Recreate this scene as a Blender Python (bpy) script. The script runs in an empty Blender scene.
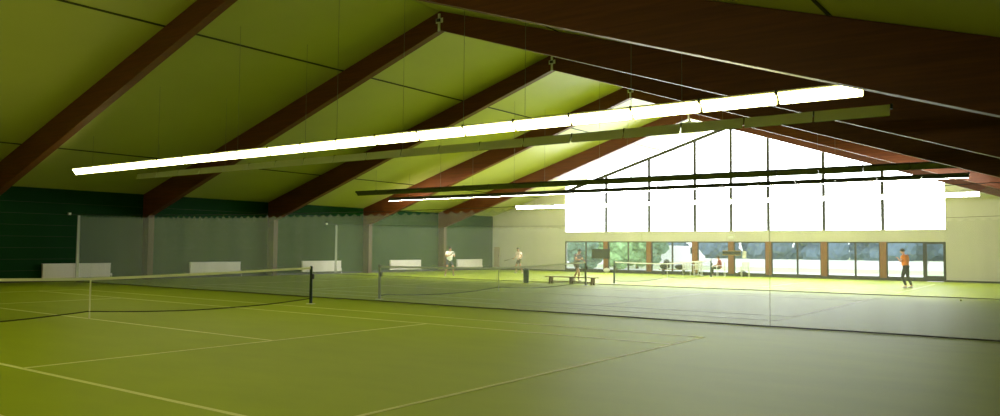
import bpy, bmesh, math, random
from mathutils import Vector, Matrix
random.seed(7)
S = bpy.context.scene
COL = S.collection
PI = math.pi
# ------------------------------------------------------------------ hall dimensions (metres)
XL, XR = -19.04, 18.85          # long walls
XM = -0.095                     # ridge
YB, YG = -17.6, 40.49           # rear wall, window gable
EAVE, RIDGE = 4.14, 9.95
RB_WALL, RB_APEX = 2.94, 9.27   # underside of rafters
BAY, Y1 = 7.378, 11.94
SL = (RIDGE - EAVE) / (XM - XL)
def roof(x): return EAVE + SL * (x - XL) if x < XM else EAVE + SL * (XR - x)

# ------------------------------------------------------------------ materials
def lin(c):
    return tuple(((v/255)/12.92 if v/255 <= .04045 else ((v/255+.055)/1.055)**2.4) for v in c)
def mat(name, rgb, rough=.6, spec=.5, metal=0, noise=0, nscale=8, stretch=(1,1,1), emit=0, bump=0, coat=0):
    m = bpy.data.materials.new(name); m.use_nodes = True
    nt = m.node_tree; N = nt.nodes; L = nt.links
    b = N['Principled BSDF']; c = lin(rgb)
    b.inputs['Base Color'].default_value = (*c, 1)
    b.inputs['Roughness'].default_value = rough
    b.inputs['Specular IOR Level'].default_value = spec
    b.inputs['Metallic'].default_value = metal
    b.inputs['Coat Weight'].default_value = coat
    if noise or bump:
        tc = N.new('ShaderNodeTexCoord'); mp = N.new('ShaderNodeMapping'); mp.inputs['Scale'].default_value = stretch
        no = N.new('ShaderNodeTexNoise'); no.inputs['Scale'].default_value = nscale; no.inputs['Detail'].default_value = 4
        L.new(tc.outputs['Object'], mp.inputs[0]); L.new(mp.outputs[0], no.inputs['Vector'])
        if noise:
            r = N.new('ShaderNodeValToRGB')
            r.color_ramp.elements[0].position = .3; r.color_ramp.elements[1].position = .7
            r.color_ramp.elements[0].color = (*[v*(1-noise) for v in c], 1)
            r.color_ramp.elements[1].color = (*[min(1, v*(1+noise)) for v in c], 1)
            L.new(no.outputs['Fac'], r.inputs[0]); L.new(r.outputs[0], b.inputs['Base Color'])
        if bump:
            bp = N.new('ShaderNodeBump'); bp.inputs['Strength'].default_value = bump; bp.inputs['Distance'].default_value = .02
            L.new(no.outputs['Fac'], bp.inputs['Height']); L.new(bp.outputs[0], b.inputs['Normal'])
    if emit:
        b.inputs['Emission Color'].default_value = (*c, 1); b.inputs['Emission Strength'].default_value = emit
    return m
def gauze(name, rgb, cover, rough=.8, trans=.4):
    """open netting: most light passes straight through the mesh holes"""
    m = bpy.data.materials.new(name); m.use_nodes = True
    nt = m.node_tree; N = nt.nodes; L = nt.links
    N.remove(N['Principled BSDF']); out = N['Material Output']
    tr = N.new('ShaderNodeBsdfTransparent'); d = N.new('ShaderNodeBsdfDiffuse'); t = N.new('ShaderNodeBsdfTranslucent')
    c = (*lin(rgb), 1); d.inputs[0].default_value = c; t.inputs[0].default_value = c
    a = N.new('ShaderNodeMixShader'); a.inputs[0].default_value = trans
    L.new(d.outputs[0], a.inputs[1]); L.new(t.outputs[0], a.inputs[2])
    mx = N.new('ShaderNodeMixShader'); mx.inputs[0].default_value = cover
    L.new(tr.outputs[0], mx.inputs[1]); L.new(a.outputs[0], mx.inputs[2]); L.new(mx.outputs[0], out.inputs[0])
    if name.startswith('divider'):
        tc = N.new('ShaderNodeTexCoord'); mp = N.new('ShaderNodeMapping'); mp.inputs['Scale'].default_value = (1.3, 1, .05)
        no = N.new('ShaderNodeTexNoise'); no.inputs['Scale'].default_value = 1.2; no.inputs['Detail'].default_value = 3
        mr = N.new('ShaderNodeMapRange'); mr.inputs[1].default_value = .35; mr.inputs[2].default_value = .7
        mr.inputs[3].default_value = cover*.85; mr.inputs[4].default_value = cover*1.15
        L.new(tc.outputs['Object'], mp.inputs[0]); L.new(mp.outputs[0], no.inputs['Vector'])
        L.new(no.outputs['Fac'], mr.inputs[0]); L.new(mr.outputs[0], mx.inputs[0])
    return m
def glassmat(name):
    m = bpy.data.materials.new(name); m.use_nodes = True
    nt = m.node_tree; N = nt.nodes; L = nt.links
    N.remove(N['Principled BSDF']); out = N['Material Output']
    tr = N.new('ShaderNodeBsdfTransparent'); tr.inputs[0].default_value = (.93, .96, .95, 1)
    g = N.new('ShaderNodeBsdfGlossy'); g.inputs['Roughness'].default_value = .02
    f = N.new('ShaderNodeFresnel'); f.inputs[0].default_value = 1.45
    mx = N.new('ShaderNodeMixShader'); L.new(f.outputs[0], mx.inputs[0]); L.new(tr.outputs[0], mx.inputs[1]); L.new(g.outputs[0], mx.inputs[2])
    L.new(mx.outputs[0], out.inputs[0]); return m

M = {}
M['floor'] = mat('green_carpet', (158, 174, 16), .52, .17, noise=.05, nscale=.6, stretch=(1, 2.5, 1), bump=0)
M['line'] = mat('court_paint', (226, 228, 160), .6)
M['ceil'] = mat('olive_ceiling_board', (184, 187, 104), .45, .65, noise=.03, nscale=.5)
M['seam'] = mat('dark_joint', (45, 48, 12), .6)
M['wood'] = mat('glulam', (98, 49, 9), .5, .4, noise=.22, nscale=3, stretch=(.25, 3, 6))
M['column'] = mat('shaded_glulam_column', (84, 56, 26), .5, .3, noise=.15, nscale=3, stretch=(4, 4, .4))  # same glulam as the rafters, shade put in by a darker tone
M['pillar'] = mat('stained_wood', (150, 92, 44), .5, .4, noise=.15, nscale=4, stretch=(4, 4, .4))
M['greenwall'] = mat('green_wall_paint', (14, 54, 16), .6, .06, noise=.06, nscale=.7)
M['cream'] = mat('cream_boards', (222, 216, 208), .6, .4, noise=.03, nscale=1)
M['ply'] = mat('rear_wall_paint', (70, 96, 60), .7)
M['dark'] = mat('dark_frame', (46, 44, 46), .5)
M['steel'] = mat('white_steel', (235, 235, 225), .45)
M['radiator'] = mat('white_enamel', (238, 230, 226), .4)
M['housing'] = mat('lamp_housing', (222, 224, 200), .5, .4)
M['housing_shaded'] = mat('lamp_housing_silhouette', (46, 50, 44), .5, .4)  # pale fixture; its darkness against the bright window is put into the colour
M['lamp_on'] = mat('lit_diffuser', (255, 249, 170), .5, emit=16)
M['lamp_white'] = mat('lit_white_diffuser', (252, 253, 255), .5, emit=34)
M['lamp_low'] = mat('lit_tube', (255, 250, 240), .5, emit=90)
M['lamp_off_shaded'] = mat('unlit_diffuser_silhouette', (82, 87, 74), .5)  # pale diffuser, painted dark as a silhouette before the window
M['lamp_off'] = mat('unlit_diffuser', (160, 170, 120), .5)
M['opal'] = mat('daylit_opal_glazing', (246, 251, 255), .4, emit=11.5)
M['glass'] = glassmat('clear_glass')
M['net'] = gauze('net_cord', (40, 45, 30), .22, trans=.1)
M['hem'] = mat('net_hem', (40, 44, 20), .8)
M['tape'] = mat('net_tape', (225, 225, 200), .7)
M['greenpost'] = mat('green_metal', (26, 52, 40), .45)
M['greypost'] = mat('grey_metal', (120, 122, 110), .45)
M['curtain'] = gauze('divider_netting', (236, 246, 218), .215, trans=.42)
M['curtain_far'] = gauze('divider_far_netting', (236, 242, 222), .1, trans=.4)
M['curtain_edge'] = gauze('bunched_netting', (240, 240, 230), .35)
M['rope'] = mat('hem_rope', (92, 96, 52), .8)
M['bench'] = mat('pale_bench_wood', (176, 144, 84), .5, noise=.1, nscale=6, stretch=(.5, 5, 5))
M['benchleg'] = mat('brown_bench_wood', (134, 104, 50), .6)
M['bin'] = mat('dark_blue_plastic', (24, 72, 96), .5)
M['skin'] = mat('skin', (196, 142, 112), .55)
M['hair'] = mat('dark_hair', (38, 28, 24), .6)
M['white_cloth'] = mat('white_cloth', (240, 238, 235), .85)
M['navy_cloth'] = mat('navy_cloth', (46, 50, 70), .85)
M['grey_cloth'] = mat('grey_violet_cloth', (92, 84, 96), .85)
M['brown_cloth'] = mat('brown_cloth', (74, 54, 40), .85)
M['orange_cloth'] = mat('orange_cloth', (232, 128, 14), .85)
M['black_cloth'] = mat('black_cloth', (26, 26, 30), .85)
M['pink_cloth'] = mat('pink_cloth', (250, 222, 220), .85)
M['red_cloth'] = mat('red_cloth', (170, 70, 70), .85)
M['shoe'] = mat('white_shoe', (215, 205, 195), .6)
M['strings'] = gauze('racket_strings', (220, 220, 210), .3)
M['white_plastic'] = mat('white_plastic', (240, 240, 240), .4)
M['pinkpanel'] = mat('pinkish_panel', (186, 160, 140), .6)
M['board'] = mat('dark_board', (10, 14, 12), .6)
M['boardtrim'] = mat('ochre_trim', (190, 160, 80), .6)
M['lawn'] = mat('pale_lawn', (200, 212, 170), .9, noise=.12, nscale=.15)
M['path'] = mat('pale_paving', (225, 225, 220), .9)
M['leaf'] = mat('green_leaves', (112, 144, 98), .8, .2, noise=.5, nscale=2.2)
M['leafgrey'] = mat('grey_green_leaves', (112, 140, 122), .8, .2, noise=.45, nscale=2)
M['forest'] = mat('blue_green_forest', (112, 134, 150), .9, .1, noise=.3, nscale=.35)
M['trunk'] = mat('bark', (90, 74, 58), .9)
M['ball'] = mat('ball_felt', (190, 200, 50), .9)

# ------------------------------------------------------------------ mesh helpers
class MB:
    def __init__(s): s.bm = bmesh.new()
    def box(s, x0, x1, y0, y1, z0, z1):
        v = [s.bm.verts.new((x, y, z)) for x in (x0, x1) for y in (y0, y1) for z in (z0, z1)]
        for f in ((0,1,3,2),(4,6,7,5),(0,4,5,1),(2,3,7,6),(0,2,6,4),(1,5,7,3)): s.bm.faces.new([v[i] for i in f])
        return s
    def prism(s, poly, axis, a, b):
        """poly: 2-D outline; axis 'y': poly=(x,z) swept y a..b ; axis 'x': poly=(y,z) swept x a..b; 'z': (x,y)"""
        def P(p, t):
            return (p[0], t, p[1]) if axis == 'y' else (t, p[0], p[1]) if axis == 'x' else (p[0], p[1], t)
        A = [s.bm.verts.new(P(p, a)) for p in poly]; B = [s.bm.verts.new(P(p, b)) for p in poly]
        n = len(poly)
        s.bm.faces.new(A); s.bm.faces.new(B[::-1])
        for i in range(n): s.bm.faces.new((A[i], B[i], B[(i+1) % n], A[(i+1) % n]))
        return s
    def tube(s, pts, r, n=8, r2=None, closed=False):
        pts = [Vector(p) for p in pts]; rings = []
        for i, p in enumerate(pts):
            if closed: t = pts[(i+1) % len(pts)] - pts[i-1]
            else: t = pts[min(i+1, len(pts)-1)] - pts[max(i-1, 0)]
            t.normalize()
            u = t.cross(Vector((0, 0, 1)))
            if u.length < 1e-3: u = t.cross(Vector((1, 0, 0)))
            u.normalize(); w = t.cross(u)
            rr = r if r2 is None else r + (r2-r)*i/(len(pts)-1)
            rings.append([s.bm.verts.new(p + (u*math.cos(a)+w*math.sin(a))*rr) for a in [2*PI*k/n for k in range(n)]])
        m = len(rings)
        for i in range(m if closed else m-1):
            A, B = rings[i], rings[(i+1) % m]
            for k in range(n): s.bm.faces.new((A[k], A[(k+1) % n], B[(k+1) % n], B[k]))
        if not closed: s.bm.faces.new(rings[0][::-1]); s.bm.faces.new(rings[-1])
        return s
    def lathe(s, prof, n=20, c=(0, 0)):
        rings = [[s.bm.verts.new((c[0]+r*math.cos(2*PI*k/n), c[1]+r*math.sin(2*PI*k/n), z)) for k in range(n)] for r, z in prof]
        for A, B in zip(rings, rings[1:]):
            for k in range(n): s.bm.faces.new((A[k], A[(k+1) % n], B[(k+1) % n], B[k]))
        s.bm.faces.new(rings[0][::-1]); s.bm.faces.new(rings[-1]); return s
    def ball(s, c, r, sub=2, sc=(1, 1, 1), jit=0):
        g = bmesh.ops.create_icosphere(s.bm, subdivisions=sub, radius=1)
        for v in g['verts']:
            k = 1 + random.uniform(-jit, jit)
            v.co = Vector((c[0]+v.co.x*r*sc[0]*k, c[1]+v.co.y*r*sc[1]*k, c[2]+v.co.z*r*sc[2]*k))
        return s
    def build(s, name, m, parent=None, smooth=False, bevel=0):
        bmesh.ops.recalc_face_normals(s.bm, faces=s.bm.faces)
        me = bpy.data.meshes.new(name); s.bm.to_mesh(me); s.bm.free()
        if smooth:
            for p in me.polygons: p.use_smooth = True
        me.materials.append(m if not isinstance(m, str) else M[m])
        o = bpy.data.objects.new(name, me); COL.objects.link(o)
        if parent: o.parent = parent
        if bevel:
            b = o.modifiers.new('bevel', 'BEVEL'); b.width = bevel; b.segments = 2; b.limit_method = 'ANGLE'
        return o
def tag(o, label=None, cat=None, group=None, kind=None):
    if label: o['label'] = label
    if cat: o['category'] = cat
    if group: o['group'] = group
    if kind: o['kind'] = kind
    return o
def thing(name, label, cat, loc=(0, 0, 0), rz=0, group=None):
    o = bpy.data.objects.new(name, None); COL.objects.link(o); o.location = loc; o.rotation_euler = (0, 0, rz)
    return tag(o, label, cat, group)
def struct(name, mb, m, parent=None, **k):
    o = mb.build(name, m, parent, **k); o['kind'] = 'structure'; return o
def copy_tree(o, parent=None):
    c = o.copy(); COL.objects.link(c)
    if parent: c.parent = parent
    for ch in [x for x in bpy.data.objects if x.parent == o]: copy_tree(ch, c)
    return c

# ------------------------------------------------------------------ setting
floor = struct('floor', MB().box(XL-.3, XR+.3, YB-.3, YG+.05, -.2, 0), 'floor')
wl = struct('wall_left', MB().box(XL-.3, XL, YB-.3, YG+.3, 0, EAVE+.02), 'greenwall')
mb = MB()
for k in range(1, 8): mb.box(XL, XL+.012, YB, YG, k*.5, k*.5+.012)
struct('board_joint', mb, 'seam', wl)
struct('wall_right', MB().box(XR, XR+.3, YB-.3, YG+.3, 0, EAVE+.02), 'greenwall')
struct('wall_back', MB().prism([(XL, 0), (XR, 0), (XR, EAVE), (XM, RIDGE), (XL, EAVE)], 'y', YB-.3, YB), 'ply')
c1 = struct('ceiling', MB().prism([(XL-.3, EAVE-.3*SL), (XM, RIDGE), (XR+.3, EAVE-.3*SL), (XR+.3, EAVE+.2), (XM, RIDGE+.3), (XL-.3, EAVE+.2)], 'y', YB-.3, YG+.3), 'ceil')
for xs in (-14.7, -4.97, 4.78, 14.55):
    z = roof(xs); mb = MB(); mb.prism([(xs-.035, z-.035*SL*(1 if xs < XM else -1)-.02), (xs+.035, z+.035*SL*(1 if xs < XM else -1)-.02), (xs+.035, z+.03), (xs-.035, z+.03)], 'y', YB, YG)
    struct('panel_joint', mb, 'seam', c1)
struct('baseboard_left', MB().box(XL, XL+.03, YB, YG, 0, .12), 'dark')
# painted lines of the three courts (surface pattern of the floor)
YC = [0, 15.47, 31.0]
def court_lines(y0, bx=11.98):
    mb = MB(); h = .004; w = .065
    def seg(x0, x1, ya, yb): mb.box(min(x0, x1)-(w/2 if x0 == x1 else 0), max(x0, x1)+(w/2 if x0 == x1 else 0), y0+min(ya, yb)-(w/2 if ya == yb else 0), y0+max(ya, yb)+(w/2 if ya == yb else 0), 0, h)
    for s in (-1, 1):
        seg(s*bx, s*bx, -5.485, 5.485); seg(s*6.32, s*6.32, -4.06, 4.06); seg(0, s*6.32, 0, 0)
        seg(-bx, bx, s*4.06, s*4.06); seg(-bx, bx, s*5.485, s*5.485)
    o = struct('court_lines', mb, 'line', floor)
for y in YC: court_lines(y)

# gable wall -----------------------------------------------------------------
GX0, GX1, ZS, ZH, ZT = -12.4, 12.05, .22, 2.2, 2.86
struct('wall_gable', MB().box(XL, GX0, YG, YG+.3, 0, ZT).box(GX1, XR, YG, YG+.3, 0, ZT)
       .box(GX0, GX1, YG, YG+.3, ZH, ZT)
       .prism([(XL, ZT), (GX0, ZT), (GX0, roof(GX0)+.05), (XL, EAVE+.05)], 'y', YG, YG+.3)
       .prism([(XR, ZT), (GX1, ZT), (GX1, roof(GX1)+.05), (XR, EAVE+.05)], 'y', YG, YG+.3), 'cream')
mb = MB()
for k in range(1, 12):
    z = k*.36
    if z < ZT or 1:
        mb.box(XL, GX0-.02, YG-.008, YG, z, z+.012); mb.box(GX1+.02, XR, YG-.008, YG, z, z+.012)
struct('trim_1', mb, 'housing')
struct('baseboard_gable', MB().box(XL, GX0, YG-.03, YG, 0, .1).box(GX1, XR, YG-.03, YG, 0, .1), 'dark')
# sloping top beam of the gable
mb = MB()
for a, b in ((XL, XM), (XR, XM)):
    mb.prism([(a, roof(a)), (b, roof(b)), (b, roof(b)-.3), (a, roof(a)-.3)] if a < b else [(b, roof(b)), (a, roof(a)), (a, roof(a)-.3), (b, roof(b)-.3)], 'y', YG-.12, YG)
mull = [-9.02, -5.7, -2.41, .02, 2.39, 5.68, 8.9]
edges = [GX0] + mull + [GX1]
rb = MB()
for a, b in ((GX0, XM), (XM, GX1)):
    rb.prism([(a, roof(a)-.46), (b, roof(b)-.46), (b, roof(b)-.24), (a, roof(a)-.24)], 'y', YG-.1, YG+.02)
mb.bm.free()
struct('trim_2', rb, 'dark')
n = 0
for i in range(8):
    a, b = edges[i], edges[i+1]; n += 1
    pts = [(a, ZT), (b, ZT), (b, roof(b)-.02)] + ([(XM, RIDGE-.02)] if a < XM < b else []) + [(a, roof(a)-.02)]
    w = struct('window_%d' % n, MB().prism(pts, 'y', YG+.12, YG+.16), 'opal')
    w['label'] = 'opal daylit gable pane'
    if i < 7:
        m = mull[i]; q = MB().box(m-.085, m+.085, YG-.03, YG+.12, ZT, roof(m)-.3)
        q.box(m-.12, m+.12, YG-.06, YG-.03, 6.55, 6.68)
        struct('mullion', q, 'dark', w)
struct('trim_3', MB().box(GX0, GX1, YG-.04, YG+.1, ZT-.03, ZT+.03), 'cream')
# lower window bays
mids = {0: None, 1: -7.29, 2: -4.02, 3: None, 4: None, 5: 4.12, 6: 7.41}
for i in range(8):
    a, b = edges[i]+.17, edges[i+1]-.17
    if i == 0: a = GX0
    if i == 7: b = 10.98
    n += 1
    fr = MB().box(a, b, YG+.02, YG+.1, ZS-.06, ZS).box(a, b, YG+.02, YG+.1, ZH-.07, ZH).box(a, a+.06, YG+.02, YG+.1, ZS, ZH-.07).box(b-.06, b, YG+.02, YG+.1, ZS, ZH-.07)
    if mids.get(i): fr.box(mids[i]-.05, mids[i]+.05, YG+.02, YG+.1, ZS, ZH-.07)
    if i == 0: fr.box(-10.72, -10.62, YG+.02, YG+.1, ZS, ZH-.07)
    w = struct('window_%d' % n, fr, 'dark')
    struct('glass_pane', MB().box(a+.06, b-.06, YG+.055, YG+.065, ZS, ZH-.07), 'glass', w)
d = struct('door_1', MB().box(10.98, 11.12, YG-.02, YG+.12, 0, ZH).box(11.92, 12.05, YG-.02, YG+.12, 0, ZH).box(11.12, 11.92, YG, YG+.1, .02, .32).box(11.12, 11.92, YG, YG+.1, ZH-.12, ZH), 'dark')
struct('glass_pane', MB().box(11.12, 11.92, YG+.045, YG+.055, .32, ZH-.12), 'glass', d)
struct('door_handle', MB().box(11.16, 11.2, YG-.06, YG-.04, .95, 1.15).box(11.16, 11.2, YG-.06, YG, .95, .98).box(11.16, 11.2, YG-.06, YG, 1.12, 1.15), 'steel', d)
struct('trim_4', MB().box(GX0, 10.98, YG-.02, YG+.3, 0, ZS-.06), 'dark')
for m in mull:
    k = thing('timber_pillar', 'brown timber pillar between the low gable windows', 'pillar', (m, YG+.02, 0))
    MB().box(-.17, .17, -.1, .12, 0, ZH).build('shaft', 'pillar', k)
    MB().box(-.2, .2, -.13, .12, 0, .14).build('foot', 'dark', k)
    pl = {-9.02: 'leftmost brown timber pillar of the window wall, behind the hanging dark board',
          -5.7: 'brown timber pillar, second from the left, beside the bay of green foliage',
          -2.41: 'brown timber pillar, third from the left, behind the sitting area with bags',
          .02: 'central brown timber pillar carrying a small dark board and lamp',
          2.39: 'brown timber pillar just right of the central one with the small board',
          5.68: 'brown timber pillar, second from the right in the window wall',
          8.9: 'rightmost brown timber pillar, left of the player in orange'}
    k['label'] = pl[m]; k['group'] = 'timber pillars of the window wall'

# ------------------------------------------------------------------ roof frames
def frame(y, label):
    t = thing('roof_frame', label, 'roof beam', (0, y, 0), group='timber roof frames')
    h = .15
    zt = lambda x: roof(x)-.005
    MB().prism([(XL+.01, RB_WALL), (XM-.01, RB_APEX), (XM-.01, zt(XM)), (XL+.01, zt(XL))], 'y', -h, h).build('rafter', 'wood', t, bevel=.015)
    MB().prism([(XR-.01, RB_WALL), (XM+.01, RB_APEX), (XM+.01, zt(XM)), (XR-.01, zt(XR))], 'y', -h, h).build('rafter', 'wood', t, bevel=.015)
    for a, b in ((XL+.035, XL+.55), (XR-.5, XR-.01)):
        s1 = RB_WALL + (a-XL)*.334 if a < 0 else RB_WALL + (XR-a)*.334
        s2 = RB_WALL + (b-XL)*.334 if a < 0 else RB_WALL + (XR-b)*.334
        MB().prism([(a, 0), (b, 0), (b, s2), (a, s1)], 'y', -h, h).build('column', 'column', t, bevel=.015)
    c = MB().box(XM-.045, XM+.045, -h-.04, -h-.001, RB_APEX-.04, RIDGE-.1).box(XM-.16, XM+.16, -h-.012, -h-.0005, RB_APEX+.25, RB_APEX+.42).build('apex_plate', 'steel', t)
    MB().box(XM-.07, XM+.07, -h-.1, -h-.04, RB_APEX+.28, RB_APEX+.38).build('apex_bolt', 'dark', c)
FL = {-2: 'dark timber roof frame nearest the camera overhead', -1: 'huge dark timber roof frame crossing the top of the picture',
      0: 'second timber roof frame, apex above the near row of lit lamps', 1: 'third timber roof frame, apex in the middle of the picture',
      2: 'fourth timber roof frame, orange-brown on its left slope', 3: 'farthest timber roof frame, orange-brown just before the window gable'}
for k in range(-2, 4): frame(Y1+BAY*k, FL[k])

# ------------------------------------------------------------------ radiators on the left wall
RL = ['long white radiator on the green wall, leftmost, behind the near net', 'long white radiator on the green wall, second from the left',
      'white radiator on the green wall behind the near net post', 'white radiator on the green wall, fourth from the left',
      'white radiator on the green wall right of the player in white']
def radiator(loc):
    t = thing('radiator', RL[0], 'radiator', loc, group='white radiators along the green wall')
    mb = MB().box(0, .1, -1.5, 1.5, .0, .62)
    for k in range(30): mb.box(.1, .112, -1.48+k*.1, -1.42+k*.1, .03, .59)
    mb.build('panel', 'radiator', t)
    MB().box(-.005, .12, -1.51, 1.51, .62, .645).build('grille', 'radiator', t)
    for s in (-1, 1): MB().box(-.08, 0, s*1.2-.03, s*1.2+.03, .1, .5).build('bracket', 'greypost', t)
    MB().tube([(.05, 1.53, .1), (.05, 1.6, .1), (.05, 1.6, -.13)], .015).build('pipe', 'radiator', t)
    MB().lathe([(.03, .06), (.035, .1), (.03, .17)], 10, (.05, 1.57)).build('valve', 'steel', t)
    return t
r0 = radiator((XL+.115, 8.68, .16))
for k, y in enumerate([15.8, 23.05, 30.4, 37.4]):
    r = copy_tree(r0); r.location.y = y; r['label'] = RL[k+1]

# ------------------------------------------------------------------ rows of fluorescent lamps
def lamp_row(y, face, mode, label, mat_house, lit=None, wires=True, zs=1.0, dz=0, n=19, L=1.55, L0=-14.8, gap=.02):
    """face -1: the diffusers lean towards the near end of the hall, +1: towards the gable"""
    t = thing('lamp_row', label, 'ceiling light', (0, y, 4.6), group='hanging rows of fluorescent lamps')
    MB().box(L0, L0+n*L, -.035, .035, dz+.06*zs, dz+.125*zs).build('rail', mat_house, t)
    for k in range(n):
        a, b = L0+k*L+gap, L0+(k+1)*L-gap
        f = face
        hs = MB().prism([(q[0], q[1]*zs+dz) for q in [(f*-.12, -.12), (f*-.06, .12), (f*.06, .1), (f*.04, .07), (f*-.05, .09), (f*-.1, -.12)]], 'x', a, b).build('reflector', mat_house, t)
        on = mode in ('on', 'white') or (lit and k in lit)
        mm = {'on': 'lamp_on', 'white': 'lamp_white'}.get(mode, 'lamp_low') if on else ('lamp_off_shaded' if mat_house == 'housing_shaded' else 'lamp_off')
        df = MB().prism([(q[0], q[1]*zs+dz) for q in [(f*-.095, -.13), (f*.055, .06), (f*.045, .075), (f*-.045, .085), (f*-.09, -.11)]], 'x', a+.02, b-.02).build('diffuser', mm, hs)
    for k in range(n+1):
        x = L0+k*L
        MB().box(x-.02, x+.02, -.05, .05, dz+.03*zs, dz+.14*zs).build('joint_clip', 'dark', t)
    if wires:
        for k in range(1, n, 3):
            x = L0+k*L; z = roof(x)-4.6
            MB().tube([(x, 0, dz+.12*zs), (x, 0, z)], .006, 6).build('hanger_wire', 'greypost', t)
lamp_row(6.43, -1, 'on', 'nearest long row of lit white fluorescent lamps', 'housing')
lamp_row(-6.43, 1, 'on', 'lit lamp row above the near side of the first court', 'housing')
lamp_row(9.17, 1, 'off', 'unlit green-grey lamp row just behind the brightest lit row', 'housing')
lamp_row(21.9, -1, 'off', 'unlit lamp row, upper dark bar across the gable window', 'housing_shaded', zs=1.0, dz=.06, gap=.003)
lamp_row(24.6, 1, 'part', 'lamp row lit on its left, lower dark bar across the gable window', 'housing_shaded', lit=range(0, 19), zs=.8, dz=-.12, gap=.003)
lamp_row(37.2, -1, 'white', 'farthest row of lit lamps, right in front of the window gable', 'housing', L0=-14.55, L=1.585, n=18)

# white dish on a short stem under the apex of the last frame
t = thing('apex_dish', 'white dish on a short stem under the far roof apex', 'ceiling light', (XM, Y1+BAY*3, RB_APEX))
MB().lathe([(.05, -.16), (.06, .0)], 12).build('stem', 'steel', t)
MB().lathe([(.74, -.36), (.7, -.33), (.4, -.26), (.12, -.2), (.06, -.14)], 28).build('dish_cone', 'steel', t, smooth=True)

# ------------------------------------------------------------------ tennis nets
def tennis_net(y0, post, label, y_lo=-6.4, y_hi=6.4, x0=-.12):
    t = thing('tennis_net', label, 'tennis net', (x0, y0, 0), group='tennis nets')
    top = lambda y: .914+.15*(abs(y)/6.4)**1.3
    bot = lambda y: .17 if y == 0 else .17-.13*min(1, abs(math.sin(PI*abs(y)/6.4))**.8)*1 if abs(y) < 6.4 else .1
    N = 48; ys = [y_lo+(y_hi-y_lo)*k/N for k in range(N+1)]
    mb = MB(); A = [(mb.bm.verts.new((.0, y, top(y)-.03)), mb.bm.verts.new((.02*math.sin(y*3), y, bot(y)))) for y in ys]
    for p, q in zip(A, A[1:]): mb.bm.faces.new((p[0], q[0], q[1], p[1]))
    mb.build('mesh', 'net', t)
    mb = MB()
    for a, b in zip(ys, ys[1:]): mb.prism([(a, top(a)-.06), (b, top(b)-.06), (b, top(b)), (a, top(a))], 'x', -.012, .012)
    mb.build('top_band', 'tape', t)
    MB().tube([(.02*math.sin(y*3), y, bot(y)) for y in ys], .014, 6).build('bottom_cord', 'hem', t)
    MB().box(-.01, .01, -.014, .014, 0, .914).build('center_strap', 'tape', t)
    for s in (y_lo, y_hi):
        po = MB().lathe([(.05, 0), (.045, .02), (.04, 1.06), (.03, 1.09)], 14, (0, s)).build('post', post, t)
        MB().lathe([(.13, 0), (.13, .012), (.06, .02)], 16, (0, s)).build('floor_collar', 'steel', po)
        MB().box(.04, .1, s-.03, s+.03, .72, .86).build('winch', 'dark', po)
tennis_net(YC[0], 'greenpost', 'nearest tennis net, white band, green post by the divider netting', y_hi=6.3)
tennis_net(YC[1], 'greypost', 'middle tennis net seen through the pale divider netting', y_hi=6.65)
tennis_net(YC[2]-.05, 'greenpost', 'farthest tennis net in front of the low gable windows', y_lo=-6.1)

# ------------------------------------------------------------------ divider curtains of pale netting
def divider(y0, label, x_lo=-18.15, x_hi=18.0, seams=(), cm='curtain'):
    t = thing('divider_netting', label, 'netting', (0, y0, 0), group='pale court divider nettings')
    top = lambda x: 2.72+.26*((x-.5)/18.3)**2
    N = 720; mb = MB(); rows = []
    for i in range(N+1):
        x = x_lo+(x_hi-x_lo)*i/N
        sc = .1*abs(math.sin(PI*(x-x_lo)/.36))
        w = .012*math.sin(x*5.1)+.03*math.sin(x*.9+1)
        lo = .02
        rows.append([mb.bm.verts.new((x, w*f, lo+(top(x)-.02-sc-lo)*g)) for f, g in ((1.6, 0), (1.3, .33), (1, .66), (.4, 1))])
    for A, B in zip(rows, rows[1:]):
        for k in range(3): mb.bm.faces.new((A[k], B[k], B[k+1], A[k+1]))
    mb.build('mesh', cm, t, smooth=True)
    xs = [x_lo-.8+(x_hi-x_lo+.8+.7)*k/60 for k in range(61)]
    MB().tube([(x, 0, top(x)+.02) for x in xs], .008, 6).build('top_cable', 'dark', t)
    MB().tube([(x_lo+(x_hi-x_lo)*k/180, 1.6*(.012*math.sin((x_lo+(x_hi-x_lo)*k/180)*5.1)+.03*math.sin((x_lo+(x_hi-x_lo)*k/180)*.9+1)), .022) for k in range(181)], .018, 6).build('hem_rope', 'rope', t)
    # bunched leading edge
    mb = MB(); r = []
    for i in range(13):
        x = x_lo-.02+.14*i/12; w = .06*math.sin(i*2.2)
        r.append((mb.bm.verts.new((x, w, .12)), mb.bm.verts.new((x, w*.5, top(x)-.03))))
    for a, b in zip(r, r[1:]): mb.bm.faces.new((a[0], b[0], b[1], a[1]))
    mb.build('leading_edge', 'curtain_edge', t)
    MB().box(XL+.013, XL+.12, -.05, .05, top(XL)-.02, top(XL)+.08).build('wall_hook', 'steel', t)
    for x in seams: MB().box(x-.015, x+.015, .03, .032, .03, top(x)-.08).build('seam', cm, t)
divider(8.3, 'near pale divider netting hanging across the hall behind the first court', seams=(12.35,))
divider(23.45, 'far pale divider netting between the middle and the farthest court', seams=(2.0,), cm='curtain_far')

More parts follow.
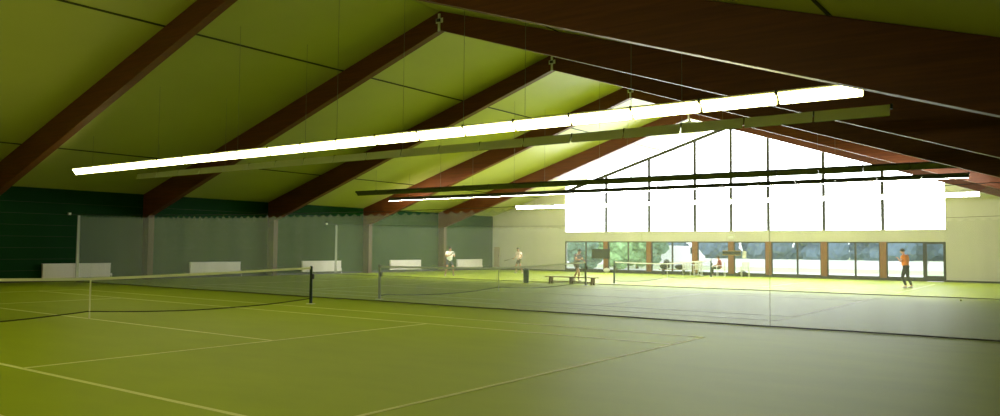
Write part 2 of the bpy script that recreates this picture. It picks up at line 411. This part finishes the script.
# ------------------------------------------------------------------ bench, bin, boards, seating
def bench(name, label, loc, rz, L, top, mtop, mleg, nleg=3):
    t = thing(name, label, 'bench', loc, rz)
    MB().box(-L/2, L/2, -.17, -.01, top-.04, top).build('seat_plank', mtop, t, bevel=.006)
    MB().box(-L/2, L/2, .01, .17, top-.04, top).build('seat_plank', mtop, t, bevel=.006)
    for k in range(nleg):
        x = -L/2+.25+(L-.5)*k/(nleg-1)
        MB().prism([(-.16, 0), (-.1, 0), (0, .14), (.1, 0), (.16, 0), (.13, top-.04), (-.13, top-.04)], 'x', x-.035, x+.035).build('leg', mleg, t)
    MB().box(-L/2+.3, L/2-.3, -.02, .02, .1, .15).build('stretcher', mleg, t)
    return t
bench('gym_bench', 'long low pale wooden bench standing between two net posts', (-1.15, 22.6, 0), 0, 2.75, .36, 'bench', 'benchleg')
t = thing('waste_bin', 'dark blue cylindrical bin standing left of the wooden bench', 'bin', (-3.5, 22.3, 0))
MB().lathe([(.11, 0), (.125, .02), (.14, .6), (.145, .6), (.145, .62)], 20).build('body', 'bin', t, smooth=True)
MB().lathe([(.15, .62), (.15, .65), (.08, .69), (.03, .7)], 20).build('lid', 'bin', t, smooth=True)
def board(label, x, z0, z1, w, extra):
    t = thing('hanging_board', label, 'board', (x, YG-.12, z0))
    b = MB().box(-w/2, w/2, -.06, 0, 0, z1-z0).build('panel', 'board', t)
    MB().box(-w/2-.03, w/2+.03, -.07, .0, -.04, 0).box(-w/2-.03, w/2+.03, -.07, 0, z1-z0, z1-z0+.04).build('edge_trim', extra, t)
    for s in (-1, 1): MB().tube([(s*w*.4, -.03, z1-z0), (s*w*.4, -.03, ZH-z0-.05)], .008, 6).build('suspension_cord', 'dark', t)
board('wide dark board hanging over the leftmost timber pillar', -9.35, 1.02, 1.62, 1.45, 'board')
board('narrow dark board with ochre edge on the central timber pillar', .1, 1.36, 1.58, 1.15, 'boardtrim')
t = thing('white_lantern', 'small white box lantern on the glass right of the central pillar', 'lamp', (.9, YG-.08, 1.15))
MB().box(-.12, .12, -.05, .05, 0, .45).build('body', 'white_plastic', t, bevel=.02)
MB().box(-.05, .05, -.02, .1, .45, .5).build('hook', 'dark', t)
t = thing('emergency_light', 'small grey emergency light on the cream band above the central pillar', 'lamp', (.05, YG, 2.35))
MB().box(-.22, .22, -.12, 0, 0, .3).build('case', 'housing', t, bevel=.02)
MB().box(-.18, .18, -.135, -.12, .05, .2).build('diffuser', 'white_plastic', t)
t = thing('sports_bag', 'white sports bag lying on the floor below the wide dark board', 'bag', (-8.75, YG-.4, 0))
MB().ball((0, 0, .17), .17, 3, (1.5, .8, 1.0)).build('body', 'white_cloth', t, smooth=True)
MB().tube([(-.14, 0, .28), (-.08, 0, .42), (.08, 0, .42), (.14, 0, .28)], .015).build('handle', 'navy_cloth', t)
# garden chairs / table by the windows
def chair(label, loc, rz):
    t = thing('garden_chair', label, 'chair', loc, rz, 'white garden chairs by the windows')
    MB().box(-.24, .24, -.22, .24, .42, .45).build('seat', 'white_plastic', t, bevel=.01)
    b = MB()
    for k in range(5): b.box(-.22+k*.095, -.16+k*.095, .23, .26, .45, .88)
    b.box(-.24, .24, .225, .265, .84, .9); b.build('backrest', 'white_plastic', t)
    for s in (-1, 1):
        MB().tube([(s*.24, -.2, .66), (s*.24, .24, .68)], .022).build('armrest', 'white_plastic', t)
        MB().tube([(s*.22, -.19, 0), (s*.24, -.2, .66)], .02).build('leg', 'white_plastic', t)
        MB().tube([(s*.23, .26, 0), (s*.22, .24, .45)], .02).build('leg', 'white_plastic', t)
chair('white garden chair left of the white table', (-2.25, 38.7, 0), .4)
chair('white garden chair standing in front of the round white table', (-1.3, 38.2, 0), -2.6)
chair('white garden chair standing alone right of the seated person', (1.35, 39.2, 0), .2)
t = thing('garden_table', 'round white garden table among the chairs by the windows', 'table', (-1.55, 38.9, 0))
MB().lathe([(.42, .68), (.45, .69), (.45, .72), (.43, .725)], 24).build('tabletop', 'white_plastic', t)
MB().lathe([(.03, .05), (.03, .68)], 10).build('column', 'white_plastic', t)
for k in range(3):
    a = 2*PI*k/3; MB().tube([(0, 0, .1), (.35*math.cos(a), .35*math.sin(a), .02)], .02).build('leg', 'white_plastic', t)
bench('low_bench', 'low dark bench under the window left of the white table', (-3.55, 39.6, 0), 0, 1.9, .36, 'benchleg', 'dark', 2)
def bag(label, loc, sc, m, r=.24):
    t = thing('sports_bag', label, 'bag', loc)
    MB().ball((0, 0, r*sc[2]), r, 3, sc).build('body', m, t, smooth=True)
    MB().tube([(-r*.7, 0, r*sc[2]*1.6), (-r*.3, 0, r*sc[2]*2.25), (r*.3, 0, r*sc[2]*2.25), (r*.7, 0, r*sc[2]*1.6)], .014).build('handle', 'dark', t)
bag('dark blue sports bag lying on the left end of the low dark bench', (-4.15, 39.6, .36), (1.5, .7, .8), 'navy_cloth')
bag('black sports bag lying on the right end of the low dark bench', (-3.1, 39.6, .36), (1.4, .7, .65), 'black_cloth')
bag('black bag on the floor at the central pillar', (.95, 39.9, 0), (1.5, .7, .7), 'black_cloth')
t = thing('tennis_ball', 'small ball lying alone on the middle court at the right', 'ball', (14.6, 21.6, .035))
MB().ball((0, 0, 0), .034, 3).build('felt', 'ball', t, smooth=True)
MB().tube([(.034*math.cos(a), .034*math.sin(a), .012*math.sin(2*a)) for a in [2*PI*k/24 for k in range(24)]], .002, 5, closed=True).build('seam', 'tape', t)
t = thing('wall_cabinet', 'narrow pinkish panel on the gable wall, in its left corner', 'panel', (-18.6, YG-.03, 0))
MB().box(-.26, .26, 0, .025, .2, 1.75).build('leaf', 'pinkpanel', t, bevel=.01)
MB().box(.18, .21, -.04, 0, 1, 1.12).build('handle', 'dark', t)

# ------------------------------------------------------------------ people
def skin_mesh(name, nodes, links, m, parent, sub=2, root=0):
    me = bpy.data.meshes.new(name); me.from_pydata([n[0] for n in nodes], links, [])
    o = bpy.data.objects.new(name, me); COL.objects.link(o); o.parent = parent
    me.materials.append(M[m])
    o.modifiers.new('skin', 'SKIN').use_smooth_shade = True
    if not me.skin_vertices: me.skin_vertices.new()
    sv = me.skin_vertices[0].data
    for i, n in enumerate(nodes):
        r = n[1] if isinstance(n[1], tuple) else (n[1], n[1]); sv[i].radius = r; sv[i].use_root = (i == root)
    s = o.modifiers.new('sub', 'SUBSURF'); s.levels = sub; s.render_levels = sub
    return o
def bake(o):
    dg = bpy.context.evaluated_depsgraph_get(); me = bpy.data.meshes.new_from_object(o.evaluated_get(dg))
    o.modifiers.clear(); o.data = me
    for p in me.polygons: p.use_smooth = True
def person(label, loc, rz, J, top, bottom, hair='hair', long_pants=False, sleeves=True, racket=None, scale=1.0):
    """J: joint positions in local metres, x right, y forward, z up"""
    t = thing('person', label, 'person', loc, rz); t.scale = (scale,)*3
    V = lambda k: Vector(J[k])
    nodes = []; idx = {}; links = []
    def add(k, p, r, to=None):
        idx[k] = len(nodes); nodes.append((tuple(p), r))
        if to is not None: links.append((idx[to], idx[k]))
    pel, ch, nk, hd = V('pelvis'), V('chest'), V('neck'), V('head')
    add('pelvis', pel, (.145, .105)); add('waist', pel.lerp(ch, .45), (.125, .09), 'pelvis'); add('chest', ch, (.155, .105), 'waist')
    add('neckb', ch.lerp(nk, .75), (.085, .075), 'chest'); add('neck', nk, .052, 'neckb')
    d = (hd-nk).normalized()
    add('jaw', nk+d*.07, (.062, .07), 'neck'); add('head', hd, (.082, .098), 'jaw'); add('crown', hd+d*.075, (.066, .08), 'head')
    for s in ('L', 'R'):
        sh, el, wr = V('sh'+s), V('el'+s), V('wr'+s)
        add('sh'+s, sh, .058, 'chest'); add('ua'+s, sh.lerp(el, .5), .048, 'sh'+s); add('el'+s, el, .038, 'ua'+s)
        add('fa'+s, el.lerp(wr, .4), .037, 'el'+s); add('wr'+s, wr, .026, 'fa'+s)
        h = (wr-el).normalized(); side = h.cross(Vector((0, 0, 1)));
        if side.length < .2: side = h.cross(Vector((1, 0, 0)))
        side.normalize(); nrm = h.cross(side)
        add('palm'+s, wr+h*.055, (.036, .02), 'wr'+s)
        for f in range(4):
            o = side*(-.027+.018*f); ln = (.062, .072, .068, .052)[f]
            b = wr+h*.095+o
            add('f%d%s' % (f, s), b, .0085, 'palm'+s); add('g%d%s' % (f, s), b+h*ln*.5+nrm*.012, .008, 'f%d%s' % (f, s)); add('h%d%s' % (f, s), b+h*ln*.8+nrm*.035, .007, 'g%d%s' % (f, s))
        add('t0'+s, wr+h*.045-side*.045, .011, 'palm'+s); add('t1'+s, wr+h*.085-side*.062+nrm*.02, .009, 't0'+s)
        hp, kn, an, toe = V('hip'+s), V('kn'+s), V('an'+s), V('toe'+s)
        add('hip'+s, hp, .088, 'pelvis'); add('th'+s, hp.lerp(kn, .5), .075, 'hip'+s); add('kn'+s, kn, .055, 'th'+s)
        add('ca'+s, kn.lerp(an, .35), .055, 'kn'+s); add('an'+s, an, .036, 'ca'+s); add('ft'+s, an.lerp(toe, .55)-Vector((0, 0, .01)), .033, 'an'+s)
    body = skin_mesh('body', nodes, links, 'skin', t)
    # clothing: own skinned surfaces just outside the body
    sn = [(tuple(pel+Vector((0, 0, -.1))), (.19, .15)), (tuple(pel.lerp(ch, .45)), (.17, .14)), (tuple(ch), (.2, .15)), (tuple(ch.lerp(nk, .62)), (.13, .11))]
    sl = [(0, 1), (1, 2), (2, 3)]
    for s in ('L', 'R'):
        sh, el, wr = V('sh'+s), V('el'+s), V('wr'+s); i = len(sn)
        sn += [(tuple(sh), .088), (tuple(sh.lerp(el, .62)), .08)]; sl += [(2, i), (i, i+1)]
        if sleeves == 'long': sn += [(tuple(el), .052), (tuple(el.lerp(wr, .85)), .042)]; sl += [(i+1, i+2), (i+2, i+3)]
    skin_mesh('shirt', sn, sl, top, t)
    bn = [(tuple(pel+Vector((0, 0, .14))), (.17, .135)), (tuple(pel+Vector((0, 0, -.05))), (.18, .14))]; bl = [(0, 1)]
    for s in ('L', 'R'):
        hp, kn, an = V('hip'+s), V('kn'+s), V('an'+s); i = len(bn)
        bn += [(tuple(hp+Vector((0, 0, -.03))), .1), (tuple(hp.lerp(kn, .7)), .088)]; bl += [(1, i), (i, i+1)]
        if long_pants: bn += [(tuple(kn), .07), (tuple(kn.lerp(an, .4)), .068), (tuple(kn.lerp(an, .93)), .052)]; bl += [(i+1, i+2), (i+2, i+3), (i+3, i+4)]
    skin_mesh('trousers' if long_pants else 'shorts', bn, bl, bottom, t)
    for s in ('L', 'R'):
        an, toe = V('an'+s), V('toe'+s); back = (an-toe); back.z = 0; back.normalize()
        skin_mesh('shoe', [(tuple(Vector((an.x, an.y, max(.045, an.z-.05)))+back*.05), .045), (tuple(an.lerp(toe, .5)-Vector((0, 0, .02))), .046), (tuple(toe+Vector((0, 0, .0))), .034)], [(0, 1), (1, 2)], 'shoe', t, 1)
    # head details (facing local +y)
    MB().ball(tuple(hd+d*.05+Vector((0, -.022, .0))), .1, 3, (.98, 1.0, .92)).build('hair', hair, t, smooth=True)
    for sx in (-1, 1):
        MB().ball(tuple(hd+Vector((sx*.031, .088, .005))), .012, 2).build('eye', 'white_cloth', t, smooth=True)
        MB().ball(tuple(hd+Vector((sx*.084, -.005, -.005))), .02, 2, (.5, .8, 1.4)).build('ear', 'skin', t, smooth=True)
    MB().ball(tuple(hd+Vector((0, .1, -.02))), .016, 2, (.8, 1.2, 1.5)).build('nose', 'skin', t, smooth=True)
    MB().ball(tuple(hd+Vector((0, .088, -.058))), .02, 2, (1.2, .5, .35)).build('mouth', 'red_cloth', t, smooth=True)
    return t
def racket(label, p, dirv, loc, rz, nrm=(0, 0, 1)):
    """top-level racket gripped at local point p of a person standing at loc"""
    R = Matrix.Rotation(rz, 4, 'Z'); P = Vector(loc)+(R @ Vector(p)); D = (R @ Vector(dirv)).normalized()
    t = thing('tennis_racket', label, 'tennis racket', P, 0)
    z = D; x = z.cross(R.to_3x3() @ Vector(nrm)).normalized(); y = z.cross(x)
    t.rotation_euler = Matrix((x, y, z)).transposed().to_euler()
    MB().tube([(0, 0, -.08), (0, 0, .12)], .016).build('grip', 'dark', t)
    MB().tube([(0, 0, .12), (0, 0, .24), (.05, 0, .33)], .009).tube([(0, 0, .24), (-.05, 0, .33)], .009).build('throat', 'navy_cloth', t)
    el = [(.125*math.cos(a), 0, .47+.165*math.sin(a)) for a in [2*PI*k/28 for k in range(28)]]
    MB().tube(el, .01, 6, closed=True).build('head_frame', 'navy_cloth', t)
    mb = MB(); mb.bm.faces.new([mb.bm.verts.new(q) for q in el]); mb.build('strings', 'strings', t)

stand = dict(pelvis=(0, 0, .93), chest=(0, .05, 1.27), neck=(0, .08, 1.46), head=(0, .12, 1.6),
             shL=(-.19, .05, 1.38), shR=(.19, .05, 1.38), hipL=(-.1, 0, .88), hipR=(.1, 0, .88))
def pose(**k): d = dict(stand); d.update(k); return d
# player in white by the green wall, arms forward
l = (-11.85, 26.6, 0); rz = -PI/2-.5
person('person in white shirt and dark shorts holding a racket by the green wall', l, rz,
       pose(elL=(-.25, .22, 1.14), wrL=(-.1, .42, 1.2), elR=(.28, .2, 1.14), wrR=(.15, .45, 1.22),
            knL=(-.2, .12, .48), anL=(-.27, -.05, .08), toeL=(-.3, .13, .04), knR=(.2, .14, .48), anR=(.28, .02, .08), toeR=(.3, .2, .04)),
       'white_cloth', 'navy_cloth', scale=1.0)
racket('tennis racket held out by the player in white', (.13, .54, 1.25), (0, 1, .25), l, rz)
# player in pale pink shirt left of the bin
l = (-12.2, 34.3, 0); rz = PI-.3
person('person in pale pink shirt and dark shorts standing behind the blue bin', l, rz,
       pose(elL=(-.3, .0, 1.12), wrL=(-.2, .2, .98), elR=(.3, .05, 1.12), wrR=(.22, .28, 1.0),
            knL=(-.22, .1, .48), anL=(-.32, -.05, .08), toeL=(-.36, .13, .04), knR=(.2, .14, .48), anR=(.28, .02, .08), toeR=(.32, .2, .04)),
       'pink_cloth', 'brown_cloth', scale=.99)
racket('tennis racket held low by the player in pale pink', (.23, .36, .99), (.3, 1, -.3), l, rz)
# dark player in front of the windows, stepping to the right
l = (-2.9, 26.0, 0); rz = -PI/2-.2
person('person in grey-violet shirt and brown shorts stepping, before the left windows', l, rz,
       pose(pelvis=(0, 0, .9), chest=(0, .1, 1.22), neck=(0, .16, 1.4), head=(0, .22, 1.53), shL=(-.19, .1, 1.33), shR=(.19, .1, 1.33),
            elL=(-.24, .22, 1.1), wrL=(-.12, .42, 1.05), elR=(.25, .22, 1.1), wrR=(.12, .44, 1.12), hipL=(-.1, 0, .85), hipR=(.1, 0, .85),
            knL=(-.12, -.06, .47), anL=(-.12, -.3, .1), toeL=(-.12, -.13, .04), knR=(.12, .3, .5), anR=(.12, .26, .1), toeR=(.12, .43, .04)),
       'grey_cloth', 'brown_cloth', scale=1.0)
racket('tennis racket held forward by the player in grey-violet', (.12, .52, 1.1), (0, 1, -.1), l, rz)
# player in orange at the right
l = (11.55, 30.8, 0); rz = PI/2-.3
person('person in orange shirt and black trousers standing sideways before the right windows', l, rz,
       pose(chest=(0, .06, 1.3), neck=(0, .1, 1.52), head=(0, .15, 1.66), shL=(-.19, .05, 1.43), shR=(.19, .05, 1.43), pelvis=(0, 0, .97), hipL=(-.1, 0, .92), hipR=(.1, 0, .92),
            elL=(-.25, .12, 1.2), wrL=(-.12, .3, 1.34), elR=(.28, .02, 1.16), wrR=(.16, .2, 1.1),
            knL=(-.1, .12, .5), anL=(-.1, -.05, .09), toeL=(-.1, .13, .04), knR=(.1, -.02, .52), anR=(.1, -.2, .1), toeR=(.1, -.02, .04)),
       'orange_cloth', 'black_cloth', long_pants=True, scale=1.0)
racket('tennis racket of the player in orange, pointing right behind the shoulder', (.2, -.02, 1.5), (.1, -1, .02), l, rz)
# seated person near the central pillar, on a chair facing left
l = (-.25, 39.15, 0); rz = PI/2+.2
chair('white garden chair under the seated person by the central pillar', (-.25+.06, 39.15, 0), rz+PI)
person('person with dark hair in a red shirt sitting on a chair at the central pillar', l, rz,
       dict(pelvis=(0, -.02, .57), chest=(0, .0, .9), neck=(0, .04, 1.07), head=(0, .08, 1.2), shL=(-.19, 0, .99), shR=(.19, 0, .99),
            hipL=(-.1, .04, .57), hipR=(.1, .04, .57), elL=(-.25, .12, .76), wrL=(-.16, .34, .68), elR=(.25, .12, .76), wrR=(.16, .34, .68),
            knL=(-.14, .46, .54), anL=(-.15, .46, .09), toeL=(-.16, .63, .04), knR=(.14, .46, .54), anR=(.15, .46, .09), toeR=(.16, .63, .04)),
       'red_cloth', 'black_cloth', long_pants=True, scale=.97)

# ------------------------------------------------------------------ outdoors
struct('ground', MB().box(-260, 120, YG+.31, 330, -.3, -.06), 'lawn')
struct('path', MB().box(-200, 90, YG+.31, 54, -.06, -.03).box(-200, 90, 70, 146, -.06, -.03), 'path')
def tree(name, label, x, y, h, r, m, blobs=14, low=.25, group=None, cone=False):
    t = thing(name, label, 'tree', (x, y, -.06), group=group)
    MB().tube([(0, 0, 0), (.05*h*.1, 0, h*.3), (0, .02*h*.2, h*.7)], r*.1, 8, r*.04).build('trunk', 'trunk', t)
    mb = MB()
    for k in range(blobs):
        f = k/(blobs-1); z = h*(low+(1-low)*f*.95); rr = r*((1-f*.85) if cone else math.sin(PI*(.18+.72*f)))
        a = k*2.4; d = rr*.45
        mb.ball((d*math.cos(a), d*math.sin(a), z), max(rr*.62, r*.12), 3, (1, 1, .8 if not cone else 1.1), .16)
    mb.build('crown', m, t)
# leafy shrubs close behind the left bays
for k, (x, y, h, r, m, lb) in enumerate([
        (-16.0, 49.5, 4.2, 2.0, 'leafgrey', 'grey-green shrub outside the leftmost low window'),
        (-11.6, 47, 4.4, 1.5, 'leaf', 'bright green shrub outside, behind the wide dark board'),
        (-16.6, 58, 5.5, 2.0, 'leaf', 'bright green tree outside the second low window bay'),
        (-13.0, 53.5, 5.0, 1.5, 'leaf', 'bright green tree outside beside the second pillar'),
        (-18.6, 68, 6.5, 2.1, 'leafgrey', 'grey-green tree outside the third low window bay')]):
    tree('leafy_tree', lb, x, y, h, r, m, low=.12, group='leafy trees outside the left windows')
# distant forest edge
pos = []
for k in range(40):
    row = k % 2
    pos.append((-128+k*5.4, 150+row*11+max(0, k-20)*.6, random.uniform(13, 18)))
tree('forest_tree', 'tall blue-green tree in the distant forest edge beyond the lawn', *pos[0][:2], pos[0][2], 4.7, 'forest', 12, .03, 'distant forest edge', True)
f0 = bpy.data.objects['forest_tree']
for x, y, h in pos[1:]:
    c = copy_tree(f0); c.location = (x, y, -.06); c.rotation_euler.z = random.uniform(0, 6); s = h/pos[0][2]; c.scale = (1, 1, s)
# white van parked outside the third bay
t = thing('parked_van', 'white van parked outside behind the third low window bay', 'van', (-17.2, 73, -.06), .3)
MB().prism([(-2.4, .35), (2.4, .35), (2.5, 1.0), (2.2, 1.25), (1.6, 2.1), (-2.3, 2.2), (-2.45, 2.0)], 'y', -.95, .95).build('body', 'white_plastic', t, bevel=.08)
MB().prism([(1.05, 1.3), (2.0, 1.3), (1.5, 1.95), (1.05, 1.95)], 'y', -.97, .97).build('side_window', 'dark', t)
for sx in (-1.5, 1.5):
    for sy in (-.85, .85):
        w = MB().lathe([(.2, -.1), (.33, -.1), (.34, 0), (.33, .1), (.2, .1)], 18).build('wheel', 'dark', t); w.location = (sx, sy, .34); w.rotation_euler = (PI/2, 0, 0)

# ------------------------------------------------------------------ daylight
w = bpy.data.worlds.new('overcast_sky'); S.world = w; w.use_nodes = True
bg = w.node_tree.nodes['Background']; bg.inputs[0].default_value = (.93, .97, 1, 1); bg.inputs[1].default_value = 2.6

# ------------------------------------------------------------------ camera
cx, cy, cz, F, YAW, PITCH, ROLL = 17.6231, -8.7955, 1.6454, 782.2, .6305, .0515, .0083
fw = Vector((-math.sin(YAW), math.cos(YAW), 0)); rt = Vector((math.cos(YAW), math.sin(YAW), 0)); up = Vector((0, 0, 1))
f2 = fw*math.cos(PITCH)+up*math.sin(PITCH); u2 = up*math.cos(PITCH)-fw*math.sin(PITCH)
r3 = rt*math.cos(ROLL)+u2*math.sin(ROLL); u3 = u2*math.cos(ROLL)-rt*math.sin(ROLL)
cd = bpy.data.cameras.new('camera'); cam = bpy.data.objects.new('camera', cd); COL.objects.link(cam)
mw = Matrix((r3, u3, -f2)).transposed().to_4x4(); mw.translation = (cx, cy, cz); cam.matrix_world = mw
cd.sensor_fit = 'HORIZONTAL'; cd.sensor_width = 36; cd.lens = F/1000*36; cd.clip_end = 800; cd.clip_start = .05
S.camera = cam
S.view_settings.view_transform = 'Standard'; S.view_settings.look = 'None'; S.view_settings.exposure = 0; S.view_settings.gamma = 1
S.view_settings.use_curve_mapping = False
S.cycles.use_denoising = True
S.cycles.max_bounces = 8; S.cycles.diffuse_bounces = 4; S.cycles.transparent_max_bounces = 24
S.cycles.sample_clamp_indirect = 6
